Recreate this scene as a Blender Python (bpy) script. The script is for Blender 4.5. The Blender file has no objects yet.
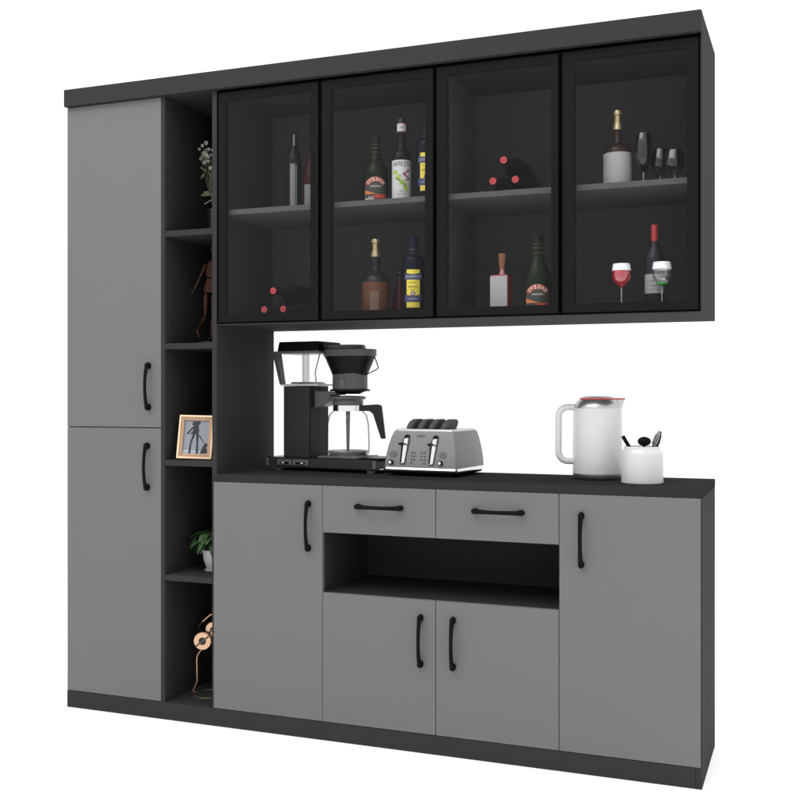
import bpy, bmesh, math, random
from mathutils import Vector, Matrix
R = math.radians
random.seed(7)
S = bpy.context.scene
# ------------------------------------------------------------------ camera
CX, CY, CZ, YAW, FPX, HY = 2.726, -3.3988, 1.2223, 0.3737, 1067.2142, 393.03
cd = bpy.data.cameras.new('camera'); cam = bpy.data.objects.new('camera', cd)
S.collection.objects.link(cam); S.camera = cam
cam.location = (CX, CY, CZ); cam.rotation_euler = (R(90), 0, YAW)
cd.sensor_width = 36; cd.lens = 36*FPX/800; cd.shift_y = (HY-400)/800
cd.clip_start = .05; cd.clip_end = 300
# ------------------------------------------------------------------ light
W = bpy.data.worlds.new('World'); S.world = W; W.use_nodes = True
bg = W.node_tree.nodes['Background']; bg.inputs[0].default_value = (1, 1, 1, 1); bg.inputs[1].default_value = 1.14
def area(name, loc, target, size, power, col=(1, 1, 1)):
    l = bpy.data.lights.new(name, 'AREA'); l.shape = 'RECTANGLE'; l.size = size[0]; l.size_y = size[1]
    l.energy = power; l.color = col
    o = bpy.data.objects.new(name, l); S.collection.objects.link(o); o.location = loc
    o.rotation_euler = (Vector(target)-Vector(loc)).to_track_quat('-Z', 'Y').to_euler()
    return o
area('added_wash_front', (.5, -2.6, 4.8), (1.4, -1.0, 0), (4.6, 2.6), 132)  # unseen lamp added to wash the floor out to white
area('added_wash_back', (3.0, .8, 4.8), (2.9, .3, 0), (4.6, 3.2), 150)  # second added lamp out of view, clears shadow off the floor
S.view_settings.view_transform = 'Standard'; S.view_settings.look = 'None'
S.view_settings.exposure = 0; S.view_settings.gamma = 1
S.render.resolution_x = S.render.resolution_y = 1024
S.render.engine = 'CYCLES'
try:
    S.cycles.max_bounces = 16; S.cycles.transparent_max_bounces = 24; S.cycles.transmission_bounces = 12
    S.cycles.glossy_bounces = 6; S.cycles.sample_clamp_indirect = 6
except Exception: pass

# ------------------------------------------------------------------ helpers
def ray(px, py):
    a = (px-400)/FPX; b = -(py-HY)/FPX; c, s = math.cos(YAW), math.sin(YAW)
    return Vector((c*a-s, s*a+c, b))
CAM = Vector((CX, CY, CZ))
def at(px, py, Y):                       # measured point of the photograph -> point on the vertical plane y = Y
    r = ray(px, py); return CAM + r*((Y-CY)/r.y)
def scl(P):                              # photo pixels per metre at P
    d = Vector(P)-CAM; return FPX/(-math.sin(YAW)*d.x+math.cos(YAW)*d.y)
def face_cam(x, y): return math.atan2(CX-x, y-CY)

MATS = {}
def mat(name, col=(.5, .5, .5), rough=.5, metal=0, spec=.5, noise=0, nscale=60, bump=0, bscale=400, coat=0, trans=0, ior=1.45, alpha=1):
    if name in MATS: return MATS[name]
    m = bpy.data.materials.new(name); m.use_nodes = True; nt = m.node_tree
    b = nt.nodes['Principled BSDF']
    if isinstance(col, (int, float)): col = (col,)*3
    b.inputs['Base Color'].default_value = (*col, 1)
    b.inputs['Roughness'].default_value = rough; b.inputs['Metallic'].default_value = metal
    b.inputs['Specular IOR Level'].default_value = spec; b.inputs['Coat Weight'].default_value = coat
    b.inputs['Transmission Weight'].default_value = trans; b.inputs['IOR'].default_value = ior
    tc = nt.nodes.new('ShaderNodeTexCoord')
    n = nt.nodes.new('ShaderNodeTexNoise'); n.inputs['Scale'].default_value = nscale; n.inputs['Detail'].default_value = 6
    nt.links.new(tc.outputs['Object'], n.inputs['Vector'])
    if noise:
        mr = nt.nodes.new('ShaderNodeMapRange'); mr.inputs[3].default_value = 1-noise; mr.inputs[4].default_value = 1+noise
        nt.links.new(n.outputs['Fac'], mr.inputs[0])
        mx = nt.nodes.new('ShaderNodeVectorMath'); mx.operation = 'SCALE'; mx.inputs[0].default_value = col
        nt.links.new(mr.outputs[0], mx.inputs['Scale']); nt.links.new(mx.outputs[0], b.inputs['Base Color'])
        m2 = nt.nodes.new('ShaderNodeMapRange'); m2.inputs[3].default_value = max(0, rough-.06); m2.inputs[4].default_value = min(1, rough+.06)
        nt.links.new(n.outputs['Fac'], m2.inputs[0]); nt.links.new(m2.outputs[0], b.inputs['Roughness'])
    if bump:
        n2 = nt.nodes.new('ShaderNodeTexNoise'); n2.inputs['Scale'].default_value = bscale; n2.inputs['Detail'].default_value = 4
        nt.links.new(tc.outputs['Object'], n2.inputs['Vector'])
        bp = nt.nodes.new('ShaderNodeBump'); bp.inputs['Strength'].default_value = bump; bp.inputs['Distance'].default_value = .001
        nt.links.new(n2.outputs['Fac'], bp.inputs['Height']); nt.links.new(bp.outputs[0], b.inputs['Normal'])
    MATS[name] = m; return m
def sheer(name, tint, gloss=.03, rough=.05, gcol=(1, 1, 1), edge=None):   # thin see-through sheet: tinted, with a weak surface reflection
    if name in MATS: return MATS[name]
    m = bpy.data.materials.new(name); m.use_nodes = True; nt = m.node_tree
    nt.nodes.remove(nt.nodes['Principled BSDF']); out = nt.nodes['Material Output']
    t = nt.nodes.new('ShaderNodeBsdfTransparent'); t.inputs[0].default_value = (*tint, 1)
    g = nt.nodes.new('ShaderNodeBsdfGlossy'); g.inputs['Roughness'].default_value = rough; g.inputs[0].default_value = (*gcol, 1)
    lw = nt.nodes.new('ShaderNodeLayerWeight'); lw.inputs[0].default_value = .25
    if edge is not None:                 # more glass to look through where the wall turns edge-on
        m1 = nt.nodes.new('ShaderNodeMapRange'); m1.inputs[1].default_value = .60; m1.inputs[2].default_value = .95
        l2 = nt.nodes.new('ShaderNodeLayerWeight'); l2.inputs[0].default_value = .5
        nt.links.new(l2.outputs['Facing'], m1.inputs[0])
        mc = nt.nodes.new('ShaderNodeMixRGB'); mc.inputs[1].default_value = (*tint, 1); mc.inputs[2].default_value = (edge, edge, edge, 1)
        nt.links.new(m1.outputs[0], mc.inputs[0]); nt.links.new(mc.outputs[0], t.inputs[0])
    mr = nt.nodes.new('ShaderNodeMapRange'); mr.inputs[3].default_value = gloss; mr.inputs[4].default_value = min(1, gloss*9)
    nt.links.new(lw.outputs['Facing'], mr.inputs[0])
    mx = nt.nodes.new('ShaderNodeMixShader'); nt.links.new(mr.outputs[0], mx.inputs[0])
    nt.links.new(t.outputs[0], mx.inputs[1]); nt.links.new(g.outputs[0], mx.inputs[2]); nt.links.new(mx.outputs[0], out.inputs[0])
    MATS[name] = m; return m

class MB:
    def __init__(s): s.bm = bmesh.new()
    def quad(s, pts): return s.bm.faces.new([s.bm.verts.new(p) for p in pts])
    def box(s, x0, x1, y0, y1, z0, z1, M=None):
        v = [s.bm.verts.new(Vector(p) if M is None else M@Vector(p)) for p in
             ((x0,y0,z0),(x1,y0,z0),(x1,y1,z0),(x0,y1,z0),(x0,y0,z1),(x1,y0,z1),(x1,y1,z1),(x0,y1,z1))]
        for f in ((3,2,1,0),(4,5,6,7),(0,1,5,4),(1,2,6,5),(2,3,7,6),(3,0,4,7)): s.bm.faces.new([v[i] for i in f])
        return s
    def loft(s, rings, cap=True, closed=True):
        vs = [[s.bm.verts.new(p) for p in r] for r in rings]; n = len(vs[0])
        for a, b in zip(vs, vs[1:]):
            for i in range(n if closed else n-1):
                j = (i+1) % n; s.bm.faces.new((a[i], a[j], b[j], b[i]))
        if cap:
            s.bm.faces.new(list(reversed(vs[0]))); s.bm.faces.new(vs[-1])
        return s
    def lathe(s, prof, c=(0,0,0), seg=40, a0=0, a1=None, M=None, cap=False):
        full = a1 is None; n = seg; rings = []
        for r, z in prof:
            ring = []
            for i in range(n if full else n+1):
                a = a0 + (2*math.pi if full else (a1-a0))*i/n
                p = Vector((r*math.sin(a), -r*math.cos(a), z))
                ring.append((M@p if M is not None else p)+Vector(c))
            rings.append(ring)
        s.loft(rings, cap=cap, closed=full); return s
    def tube(s, pts, rad, seg=12, flat=1.0):
        pts = [Vector(p) for p in pts]; rad = rad if isinstance(rad, (list, tuple)) else [rad]*len(pts)
        rings = []; up = None
        for i, p in enumerate(pts):
            t = (pts[min(i+1, len(pts)-1)]-pts[max(i-1, 0)]).normalized()
            if up is None: up = Vector((0,0,1)) if abs(t.z) < .9 else Vector((0,1,0))
            b = t.cross(up).normalized(); u = b.cross(t).normalized(); up = u
            rings.append([p + (b*math.cos(2*math.pi*k/seg) + u*math.sin(2*math.pi*k/seg)*flat)*rad[i] for k in range(seg)])
        s.loft(rings); return s
    def prism(s, poly, y0, y1):          # polygon in x,z extruded along y
        s.loft([[Vector((x, y0, z)) for x, z in poly], [Vector((x, y1, z)) for x, z in poly]]); return s
    def build(s, name, m, parent=None, bevel=0, smooth=False, seg=2, loc=None, subd=0):
        bmesh.ops.remove_doubles(s.bm, verts=s.bm.verts, dist=1e-6)
        bmesh.ops.recalc_face_normals(s.bm, faces=s.bm.faces)
        me = bpy.data.meshes.new(name); s.bm.to_mesh(me); s.bm.free()
        o = bpy.data.objects.new(name, me); S.collection.objects.link(o)
        me.materials.append(m)
        if parent: o.parent = parent
        if loc: o.location = loc
        if bevel:
            b = o.modifiers.new('bevel', 'BEVEL'); b.width = bevel; b.segments = seg; b.limit_method = 'ANGLE'; b.angle_limit = R(35)
        if subd:
            q = o.modifiers.new('sub', 'SUBSURF'); q.levels = q.render_levels = subd
        if smooth:
            for p in me.polygons: p.use_smooth = True
            for e in me.edges: pass
            try: me.set_sharp_from_angle(angle=R(38))
            except Exception: pass
        return o
def thing(name, label, cat, loc=(0,0,0), rz=0, group=None):
    o = bpy.data.objects.new(name, None); S.collection.objects.link(o); o.location = loc; o.rotation_euler = (0,0,rz)
    o.empty_display_size = .05; o['label'] = label; o['category'] = cat
    if group: o['group'] = group
    return o
def text(name, body, size, m, parent, xform, mirror=False, ext=.0002, width=None):
    """lettering as a thin mesh; xform maps flat (x, z, depth) to the surface it stands on"""
    c = bpy.data.curves.new('tmp', 'FONT'); c.body = body; c.size = size; c.align_x = 'CENTER'; c.align_y = 'CENTER'; c.resolution_u = 3
    t = bpy.data.objects.new('tmp', c); S.collection.objects.link(t); bpy.context.view_layer.update()
    me = bpy.data.meshes.new_from_object(t.evaluated_get(bpy.context.evaluated_depsgraph_get()))
    bpy.data.objects.remove(t); bpy.data.curves.remove(c)
    xs = [v.co.x for v in me.vertices]; w = max(xs)-min(xs); k = width/w if width else 1
    for v in me.vertices:
        x = v.co.x*k*(-1 if mirror else 1); v.co = Vector(xform(x, v.co.y))
    me.name = name; me.materials.clear(); me.materials.append(m)
    o = bpy.data.objects.new(name, me); S.collection.objects.link(o); o.parent = parent
    return o
def wrap(r, zc, x0=0):                   # round a cylinder of radius r, centred on the local -y side
    return lambda x, z: (r*math.sin((x+x0)/r), -r*math.cos((x+x0)/r), zc+z)
def arcwrap(r, zc, ra):                  # lettering bent in an arch, then round the cylinder
    def f(x, z):
        a = x/ra; X = (ra+z)*math.sin(a); Z = (ra+z)*math.cos(a)-ra
        return (r*math.sin(X/r), -r*math.cos(X/r), zc+Z)
    return f
def patch(mb, r, x0, x1, z0, z1, n=10, top=None, m=1):   # piece of label on a cylinder; top(t) lifts the upper edge
    rows = []
    for j in range(m+1):
        row = []
        for i in range(n+1):
            x = x0+(x1-x0)*i/n; zt = z1+(top(i/n) if top else 0); z = z0+(zt-z0)*j/m
            row.append((r*math.sin(x/r), -r*math.cos(x/r), z))
        rows.append(row)
    mb.loft(rows, cap=False, closed=False); return mb

# ------------------------------------------------------------------ materials
M_door = mat('door_laminate', .137, .6, noise=.02, nscale=9, bump=.04, bscale=900, spec=.15)
M_dark = mat('dark_laminate', .034, .7, noise=.04, nscale=14, bump=.05, bscale=700, spec=.02)
M_handle = mat('handle_black', .0035, .4, spec=.08)
M_frame = mat('frame_black', .0100, .6, spec=.03)
M_bead = mat('bead_black', .0008, .5, spec=.02)
M_pane = sheer('smoked_glass', (.94, .94, .945), .005, .15)
M_floor = mat('white_floor', .96, .9, spec=0)
M_gold = mat('brass', (.50, .40, .22), .3, .8)
M_blk = mat('black_plastic', .005, .35, noise=.05, nscale=30, spec=.12)
M_blk2 = mat('black_satin', .030, .45, noise=.04, nscale=30, spec=.12)
M_gry = mat('grey_plastic', .085, .4, spec=.3, noise=.04, nscale=30)
M_chrome = mat('chrome', .75, .14, 1)
M_steel = mat('brushed_steel', .55, .32, 1, noise=.03, nscale=20)
M_white = mat('white_enamel', .62, .25, noise=.015, nscale=12)
M_ceram = mat('white_ceramic', .58, .12, coat=.3)
M_clear = sheer('clear_glass', (.992, .994, .994), .008, .02, edge=.38)
M_tank = sheer('clear_plastic', (.975, .98, .975), .02, .05, edge=.5)

# ------------------------------------------------------------------ floor
f = MB(); n = 64; f.bm.faces.new([f.bm.verts.new((1.2+60*math.cos(2*math.pi*i/n), 60*math.sin(2*math.pi*i/n), 0)) for i in range(n)])
fl = f.build('floor', M_floor); fl['kind'] = 'structure'

# ------------------------------------------------------------------ the cabinet wall
H0, HT, D, XR = .0644, 2.333, .442, 2.392
cab = thing('sideboard_cabinet', 'tall grey and charcoal sideboard with smoked glass doors, open niche and counter', 'cabinet')
def P(name, m, *boxes, bevel=.0008, parent=cab):
    b = MB()
    for q in boxes: b.box(*q)
    return b.build(name, m, parent, bevel=bevel)
P('cornice', M_dark, (0, XR, -.02, 0, HT, 2.398), (0, 2.3745, 0, D, HT, 2.398), bevel=.0006)
P('plinth', M_dark, (0, 2.3725, 0, D, 0, H0), bevel=.0006)
P('side_panel', M_dark, (.0, .018, .021, D, H0, HT))
P('partition', M_dark, (.4315, .448, 0, D, H0, HT))
b = MB(); b.box(.652, .671, 0, D, .925, HT); b.box(.652, .6565, 0, D, H0, .925); b.box(.6565, .671, .021, D, H0, .925)
b.build('partition', M_dark, cab)
P('back_panel', M_dark, (.448, .652, D-.012, D, H0, HT))
P('back_panel', M_dark, (.018, .4315, D-.012, D, H0, HT))
P('fixed_shelf', M_dark, (.018, .4315, .021, D-.012, 1.082, 1.100))
P('side_panel', M_dark, (2.3735, XR, 0, D, 0, H0), (2.3745, XR, .021, D, H0, .897), (2.3892, XR, 0, .021, H0, .897), bevel=0)
M_top = mat('countertop_laminate', .027, .8, noise=.04, nscale=14, bump=.05, bscale=700, spec=0)
P('countertop', M_top, (.657, XR+.0006, -.001, D, .898, .925), bevel=.0012)
P('back_panel', M_dark, (.671, 2.3745, D-.03, D-.012, H0, .897))
for z in (1.829, 1.408, .972, .542):
    P('shelf', M_dark, (.448, .652, .0015, D-.012, z-.0215, z))
# lower carcass: niche
P('niche_lining', M_dark, (1.085, 1.1, .021, .41, .50, .75), (1.1, 1.945, .41, .412, .50, .75), (1.945, 1.96, .021, .41, .50, .75),
  (1.1, 1.945, .021, .41, .50, .518), (1.1, 1.945, .021, .41, .733, .75))
P('seam_strip', M_bead, (.0015, .430, .005, .0205, 1.0899, 1.0924), bevel=0)
# upper carcass
UB = 1.4715
P('wall_unit_bottom', M_dark, (.671, XR, 0, D, UB-.0005, 1.4745), (.671, 2.3745, .023, D, 1.4745, 1.489), bevel=0)
P('side_panel', M_dark, (2.3745, XR, .023, D, 1.4745, 2.398), (2.3877, XR, 0, .023, 1.4745, 2.398), bevel=0)
M_in = mat('hazed_laminate', .068, .7, noise=.04, nscale=14, bump=.05, bscale=700, spec=.02)  # same dark laminate, lightened to stand in for haze on the panes
P('divider', M_in, (1.511, 1.529, .023, D-.012, 1.489, HT))
P('back_panel', M_in, (.671, 2.3745, D-.012, D, 1.489, HT))
M_shelf = mat('shelf_laminate', .085, .6, noise=.04, nscale=14, spec=.07)
P('shelf', M_shelf, (.671, 1.511, .032, .412, 1.878, 1.897)); P('shelf', M_shelf, (1.529, 2.3745, .032, .412, 1.878, 1.897))

def handle(parent, x, z, vert=True):
    """cast arch pull: two round feet and a bar that slims towards its middle"""
    b = MB(); N = 22; L = .079
    pts = []; rad = []
    for i in range(N+1):
        t = -1+2*i/N; a = abs(t)
        pts.append((t*L, -.016-.013*(1-a**2.2), 0)); rad.append(.0052+.0016*a**2)
    rings = []
    for (u, y, w), r in zip(pts, rad):
        ring = []
        for k in range(12):
            c, s_ = math.cos(2*math.pi*k/12), math.sin(2*math.pi*k/12)
            p = (u, y+s_*r*.8, c*r*1.25); ring.append(Vector((p[2], p[1], p[0])) if vert else Vector(p))
        rings.append(ring)
    b.loft(rings)
    for e in (-1, 1):
        prof = [(.0, 0), (.0105, 0), (.0115, .004), (.0105, .016), (.0085, .021), (.0045, .0238), (.0, .0245)]
        for r0, z0 in ():
            pass
        rg = []
        for r0, d0 in prof[1:-1]:
            ring = []
            for k in range(20):
                c, s_ = math.cos(2*math.pi*k/20), math.sin(2*math.pi*k/20)
                p = (e*(L-.001)+s_*r0*1.12, -d0, c*r0*.86); ring.append(Vector((p[2], p[1], p[0])) if vert else Vector(p))
            rg.append(ring)
        b.loft(rg)
    return b.build('handle', M_handle, parent, smooth=True, loc=(x, 0, z))
def door(name, x0, x1, z0, z1, hx=None, hz=None, vert=True):
    d = MB().box(x0+.0008, x1-.0008, 0, .0185, z0+.001, z1-.001).build(name, M_door, cab, bevel=.0011, seg=2)
    if hx is not None: handle(d, hx, hz, vert)
    return d
door('door', 0, .431, 1.0918, HT-.0005, .378, 1.247)
door('door', 0, .431, H0+.001, 1.0905, .373, .945)
door('door', .6572, 1.1, H0+.001, .898, 1.047, .7525)
door('drawer', 1.1, 1.5222, .731, .898, 1.317, .8285, False)
door('drawer', 1.5228, 1.945, .731, .898, 1.742, .8300, False)
door('door', 1.1, 1.5222, H0+.001, .521, 1.470, .3815)
door('door', 1.5228, 1.945, H0+.001, .521, 1.586, .382)
door('door', 1.9455, 2.3895, H0+.001, .898, 2.019, .751)
for (x0, x1, i0, i1) in ((.6725, 1.088, .710, 1.052), (1.0905, 1.518, 1.135, 1.484), (1.5205, 1.948, 1.563, 1.919), (1.9505, 2.3865, 1.997, 2.347)):
    z0, z1, j0, j1 = 1.4755, 2.3265, 1.509, 2.291
    b = MB(); e = .0052
    for q in ((x0+e, i0, z0+e, z1-e), (i1, x1-e, z0+e, z1-e), (i0, i1, z0+e, j0), (i0, i1, j1, z1-e)): b.box(q[0], q[1], .0012, .0195, q[2], q[3])
    gd = b.build('glass_door', M_frame, cab)
    b = MB()
    b.box(x0, x0+e, 0, .0195, z0, z1); b.box(x1-e, x1, 0, .0195, z0, z1); b.box(x0+e, x1-e, 0, .0195, z0, z0+e); b.box(x0+e, x1-e, 0, .0195, z1-e, z1)
    b.build('edge_bead', M_bead, gd)
    b = MB().box(i0+.0003, i1-.0003, .0022, .0062, j0+.0003, j1-.0003).build('glass_pane', M_pane, gd)
P('reveal_strip', M_bead, (.673, 2.3865, .004, .022, 2.3268, 2.3325), bevel=0)

# ------------------------------------------------------------------ bottles
SH, LO = 1.897, 1.489
M_green = mat('green_black_glass', (.010, .015, .008), .2, spec=.12)
M_wine = mat('wine_glass_dark', (.009, .009, .013), .2, spec=.12)
M_navy = mat('navy_glass', (.007, .008, .016), .2, spec=.12)
M_red = mat('bottle_red', (.38, .03, .03), .4)
M_paper = mat('label_white', .55, .6, noise=.02)
M_pgrey = mat('label_and_glint_grey', (.17, .165, .155), .6)  # paper labels, also the painted reflection stripes on the slim wine bottle
M_ink = mat('label_ink', .01, .6)
M_yel = mat('label_yellow', (.75, .62, .07), .55)
M_blue = mat('label_blue', (.05, .055, .14), .55)
M_cream = mat('label_cream', (.75, .68, .58), .6)
M_lred = mat('label_red', (.55, .06, .03), .55)
M_org = mat('label_orange', (.65, .20, .06), .55)
M_lgreen = mat('label_green', (.35, .50, .06), .55)
M_amber = mat('whisky_amber', (.125, .052, .028), .2, spec=.2)
M_smoke = mat('smoky_glass', (.018, .019, .021), .12, spec=.2)
M_cork = mat('cork', (.20, .09, .035), .8, noise=.2, nscale=200)

def bottle(name, label, cat, x, y, z, prof, m, body='bottle_body', group=None, rz=None):
    t = thing(name, label, cat, (x, y, z), face_cam(x, y) if rz is None else rz, group)
    MB().lathe([(.0005, 0)]+prof+[(.0005, prof[-1][1])], seg=36).build(body, m, t, smooth=True)
    return t

# wine bottle in the first glass door
p = at(294, 203, .14)
t = bottle('wine_bottle', 'slim dark wine bottle with painted grey reflection stripes on upper shelf, leftmost bottle', 'bottle', p.x, .14, SH,
  [(.0265, 0), (.028, .004), (.028, .185), (.026, .2), (.018, .222), (.0115, .238), (.011, .28), (.0125, .282), (.0125, .291)], M_wine)
b = MB(); patch(b, .0284, -.015, .004, .003, .170); patch(b, .0284, .0062, .0105, .003, .165); b.build('label', M_pgrey, t)  # not paper: grey stripes painted to imitate reflections on the glass
b = MB(); patch(b, .0117, -.004, .003, .240, .286); b.build('painted_neck_glint', M_pgrey, t)  # reflection on the neck, painted as a grey strip
p = at(309.5, 203, .15)
t = bottle('conical_flask', 'dark red conical flask with grey label half hidden behind a door frame', 'bottle', p.x, .16, SH,
  [(.029, 0), (.030, .004), (.030, .118), (.022, .15), (.012, .185), (.009, .2), (.010, .215)], mat('dark_red_glass', (.035, .006, .008), .2, spec=.1))
b = MB(); patch(b, .0304, -.026, .026, .003, .093); b.build('label', M_pgrey, t)

def cream_bottle(px, y, z, h, label):
    p = at(px, 203, y); k = h/.262
    t = bottle('liqueur_bottle', label, 'bottle', at(px, 203 if z > 1.7 else 300, y).x, y, z,
      [(.043, 0), (.0455, .005), (.0460, .06*k), (.0460, .095*k), (.0450, .117*k), (.0415, .134*k), (.035, .151*k), (.0275, .166*k), (.0205, .182*k), (.0180, .196*k), (.0172, .215*k)], M_green, group='cream liqueur bottles')
    MB().lathe([(.0005, .213*k), (.0185, .213*k), (.0185, .260*k), (.0175, .262*k), (.0005, .262*k)]).build('cap', mat('cap_dark', (.010, .012, .009), .45, spec=.1), t, smooth=True)
    b = MB()
    for zz in (.200, .217, .230): b.lathe([(.0188, zz*k), (.0188, zz*k+.0012)])
    b.build('neck_band', mat('neck_band', (.16, .14, .06), .5), t)
    r = .0466
    b = MB(); patch(b, r, -.046, .046, .008, .052, 18, top=lambda u: .044*math.sin(math.pi*u)**.6); b.build('label', mat('label_dark', (.045, .05, .04), .6), t)
    # the arched band carrying the name
    b = MB(); rows = []
    for rr in (.031, .048):
        rows.append([(math.sin((rr*math.sin(a))/r)*(r+.0004), -math.cos((rr*math.sin(a))/r)*(r+.0004), .048+rr*math.cos(a)*.95) for a in [R(-62+124*i/18) for i in range(19)]])
    b.loft(rows, cap=False, closed=False); b.build('name_band', mat('band_red', (.42, .07, .05), .55), t)
    text('lettering', 'BAILEYS', .0185, M_cream, t, arcwrap(r+.0010, .085, .038), mirror=True, width=.070)
    text('lettering', 'ORIGINAL', .009, M_cream, t, wrap(r+.0008, .060), mirror=True, width=.040)
    b = MB(); patch(b, r+.0006, -.043, .043, .032, .037, 14, top=lambda u: .010*math.sin(u*3+2.4)+.004); b.build('swirl', M_org, t)
    b = MB(); patch(b, r+.0008, -.006, .042, .018, .026, 14, top=lambda u: .006*math.sin(u*3)); b.build('swirl', M_lred, t)
    b = MB(); patch(b, r+.0006, -.042, -.006, .014, .018, 8); patch(b, r+.0006, -.030, .01, .022, .0235, 8); b.build('swirl', M_cream, t)
cream_bottle(375.5, .14, SH, .245, 'green black liqueur bottle with arched red name band on upper shelf beside white labelled bottle')
cream_bottle(537.5, .10, LO, .263, 'green black liqueur bottle with arched red name band on cabinet floor beside corked flask')

# white labelled bottle
p = at(401.5, 203, .12)
t = bottle('spirit_bottle', 'tall black spirit bottle with large white label and leaf print, white band on neck', 'bottle', p.x, .12, SH,
  [(.0325, 0), (.0338, .004), (.0338, .153), (.0320, .165), (.0265, .177), (.0195, .188), (.0160, .198), (.0148, .245)], M_wine)
MB().lathe([(.0005, .244), (.0155, .244), (.0155, .292), (.0145, .295), (.0005, .295)]).build('cap', mat('cap_black', .01, .4), t, smooth=True)
MB().lathe([(.0162, .247), (.0162, .277)]).build('neck_label', M_paper, t, smooth=True)
for q0 in (.2475, .275): MB().lathe([(.0165, q0), (.0165, q0+.0025)]).build('neck_stripe', mat('stripe_red', (.4, .08, .09), .5), t)
text('lettering', 'Wolff', .012, M_ink, t, wrap(.0168, .262), width=.016)
r = .0343
b = MB(); patch(b, r, -.047, .047, .004, .144, 22); b.build('label', M_paper, t)
text('lettering', 'HAWLION', .026, M_ink, t, wrap(r+.0005, .129), width=.064)
b = MB()
random.seed(3)
for i in range(16):
    u = i/15; cx = -.026+.046*u+random.uniform(-.005, .005); cz = .103-.062*u+random.uniform(-.007, .007); a = random.uniform(.2, 1.3); L = .0095; w = .0040
    pts = []
    for k in range(8):
        q = 2*math.pi*k/8; lx, lz = L*math.cos(q), w*math.sin(q)
        X = cx+lx*math.cos(a)-lz*math.sin(a); Z = cz+lx*math.sin(a)+lz*math.cos(a)
        pts.append(wrap(r+.0005+i*.00005, 0)(X, Z))
    b.bm.faces.new([b.bm.verts.new(q) for q in pts])
b.build('leaf_print', M_lgreen, t)
text('lettering', 'LIMONI', .011, mat('ink_olive', (.06, .09, .03), .6), t, lambda x, z: wrap(r+.0016, 0)(-.004+x*.8+z*.6, .068-x*.62+z*.8), width=.050)
sq = [(.018+.009*math.sin(q*2*math.pi*1.4+.8), .112-.040*q) for q in [i/14 for i in range(15)]]
b = MB(); rows = [[wrap(r+.0016, 0)(x-.0042, z) for x, z in sq], [wrap(r+.0016, 0)(x+.0042, z) for x, z in sq]]
b.loft(rows, cap=False, closed=False); b.build('ribbon_print', mat('print_wine', (.28, .02, .05), .5), t)
text('lettering', 'VODKA', .007, M_ink, t, wrap(r+.0006, .034), width=.018)
text('lettering', '40% vol   700 ml', .006, M_ink, t, wrap(r+.0006, .024), width=.030)

def yellow_bottle(px, y, z, h, label):
    x = at(px, 195 if z > 1.7 else 300, y).x; k = h/.285
    t = bottle('herb_liqueur_bottle', label, 'bottle', x, y, z,
      [(.036, 0), (.0385, .005), (.0390, .196*k), (.0375, .206*k), (.031, .216*k), (.018, .224*k), (.0155, .230*k)], M_navy, group='yellow labelled liqueur bottles')
    MB().lathe([(.0005, .222*k), (.0165, .222*k), (.0165, .283*k), (.0155, .286*k), (.0005, .286*k)]).build('cap', mat('cap_navy', (.008, .009, .02), .4, spec=.15), t, smooth=True)
    b = MB()
    for zz in (.226, .240): b.lathe([(.0169, zz*k), (.0169, zz*k+.0015)])
    b.build('neck_band', M_pgrey, t)
    r = .0395
    b = MB(); patch(b, r, -.0255, .0235, .030, .166*k, 12); b.build('label', M_yel, t)
    for q0, q1 in ((.130, .152), (.050, .075)): b = MB(); patch(b, r+.0005, -.0335, .031, q0*k, q1*k, 14, top=lambda u: .002*math.cos(u*6.28)); b.build('ribbon', M_blue, t)
    text('lettering', 'UNDERROSTE', .012, mat('ink_pale', .5, .6), t, wrap(r+.001, .1405*k, -.001), width=.058)
    text('lettering', 'ADVOKI', .0105, M_ink, t, wrap(r+.001, .104*k, -.0025), width=.033)
    text('lettering', 'kräuter', .006, M_ink, t, wrap(r+.001, .120*k, -.0025), width=.028)
    text('lettering', 'likör', .006, M_ink, t, wrap(r+.001, .094*k, -.0025), width=.016)
    text('lettering', 'Urkraut', .010, mat('ink_pale', .5, .6), t, wrap(r+.001, .062*k, -.001), width=.036)
    b = MB(); b.bm.faces.new([b.bm.verts.new(wrap(r+.0011, 0)(-.0025+.0085*math.cos(q), .080*k+.0085*math.sin(q))) for q in [2*math.pi*i/20 for i in range(20)]]); b.build('seal', mat('seal_violet', (.12, .06, .16), .5), t)
    b = MB(); b.bm.faces.new([b.bm.verts.new(wrap(r+.0015, 0)(-.0025+.0045*math.cos(q), .080*k+.0045*math.sin(q))) for q in [2*math.pi*i/20 for i in range(20)]]); b.build('seal', mat('seal_pale', (.55, .5, .42), .5), t)
yellow_bottle(427, .13, SH, .280, 'dark navy bottle with yellow label on upper shelf, half hidden behind a door frame')
yellow_bottle(413.5, .10, LO, .278, 'dark navy bottle with yellow label standing on the cabinet floor')

def stopper(t, z0, s=1):
    MB().lathe([(.0005, z0), (.016*s, z0), (.0155*s, z0+.004), (.0135*s, z0+.022), (.0105*s, z0+.023), (.0105*s, z0+.047), (.0145*s, z0+.049), (.0145*s, z0+.060), (.0135*s, z0+.063), (.0005, z0+.063)]).build('stopper', M_gold, t, smooth=True)
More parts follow.
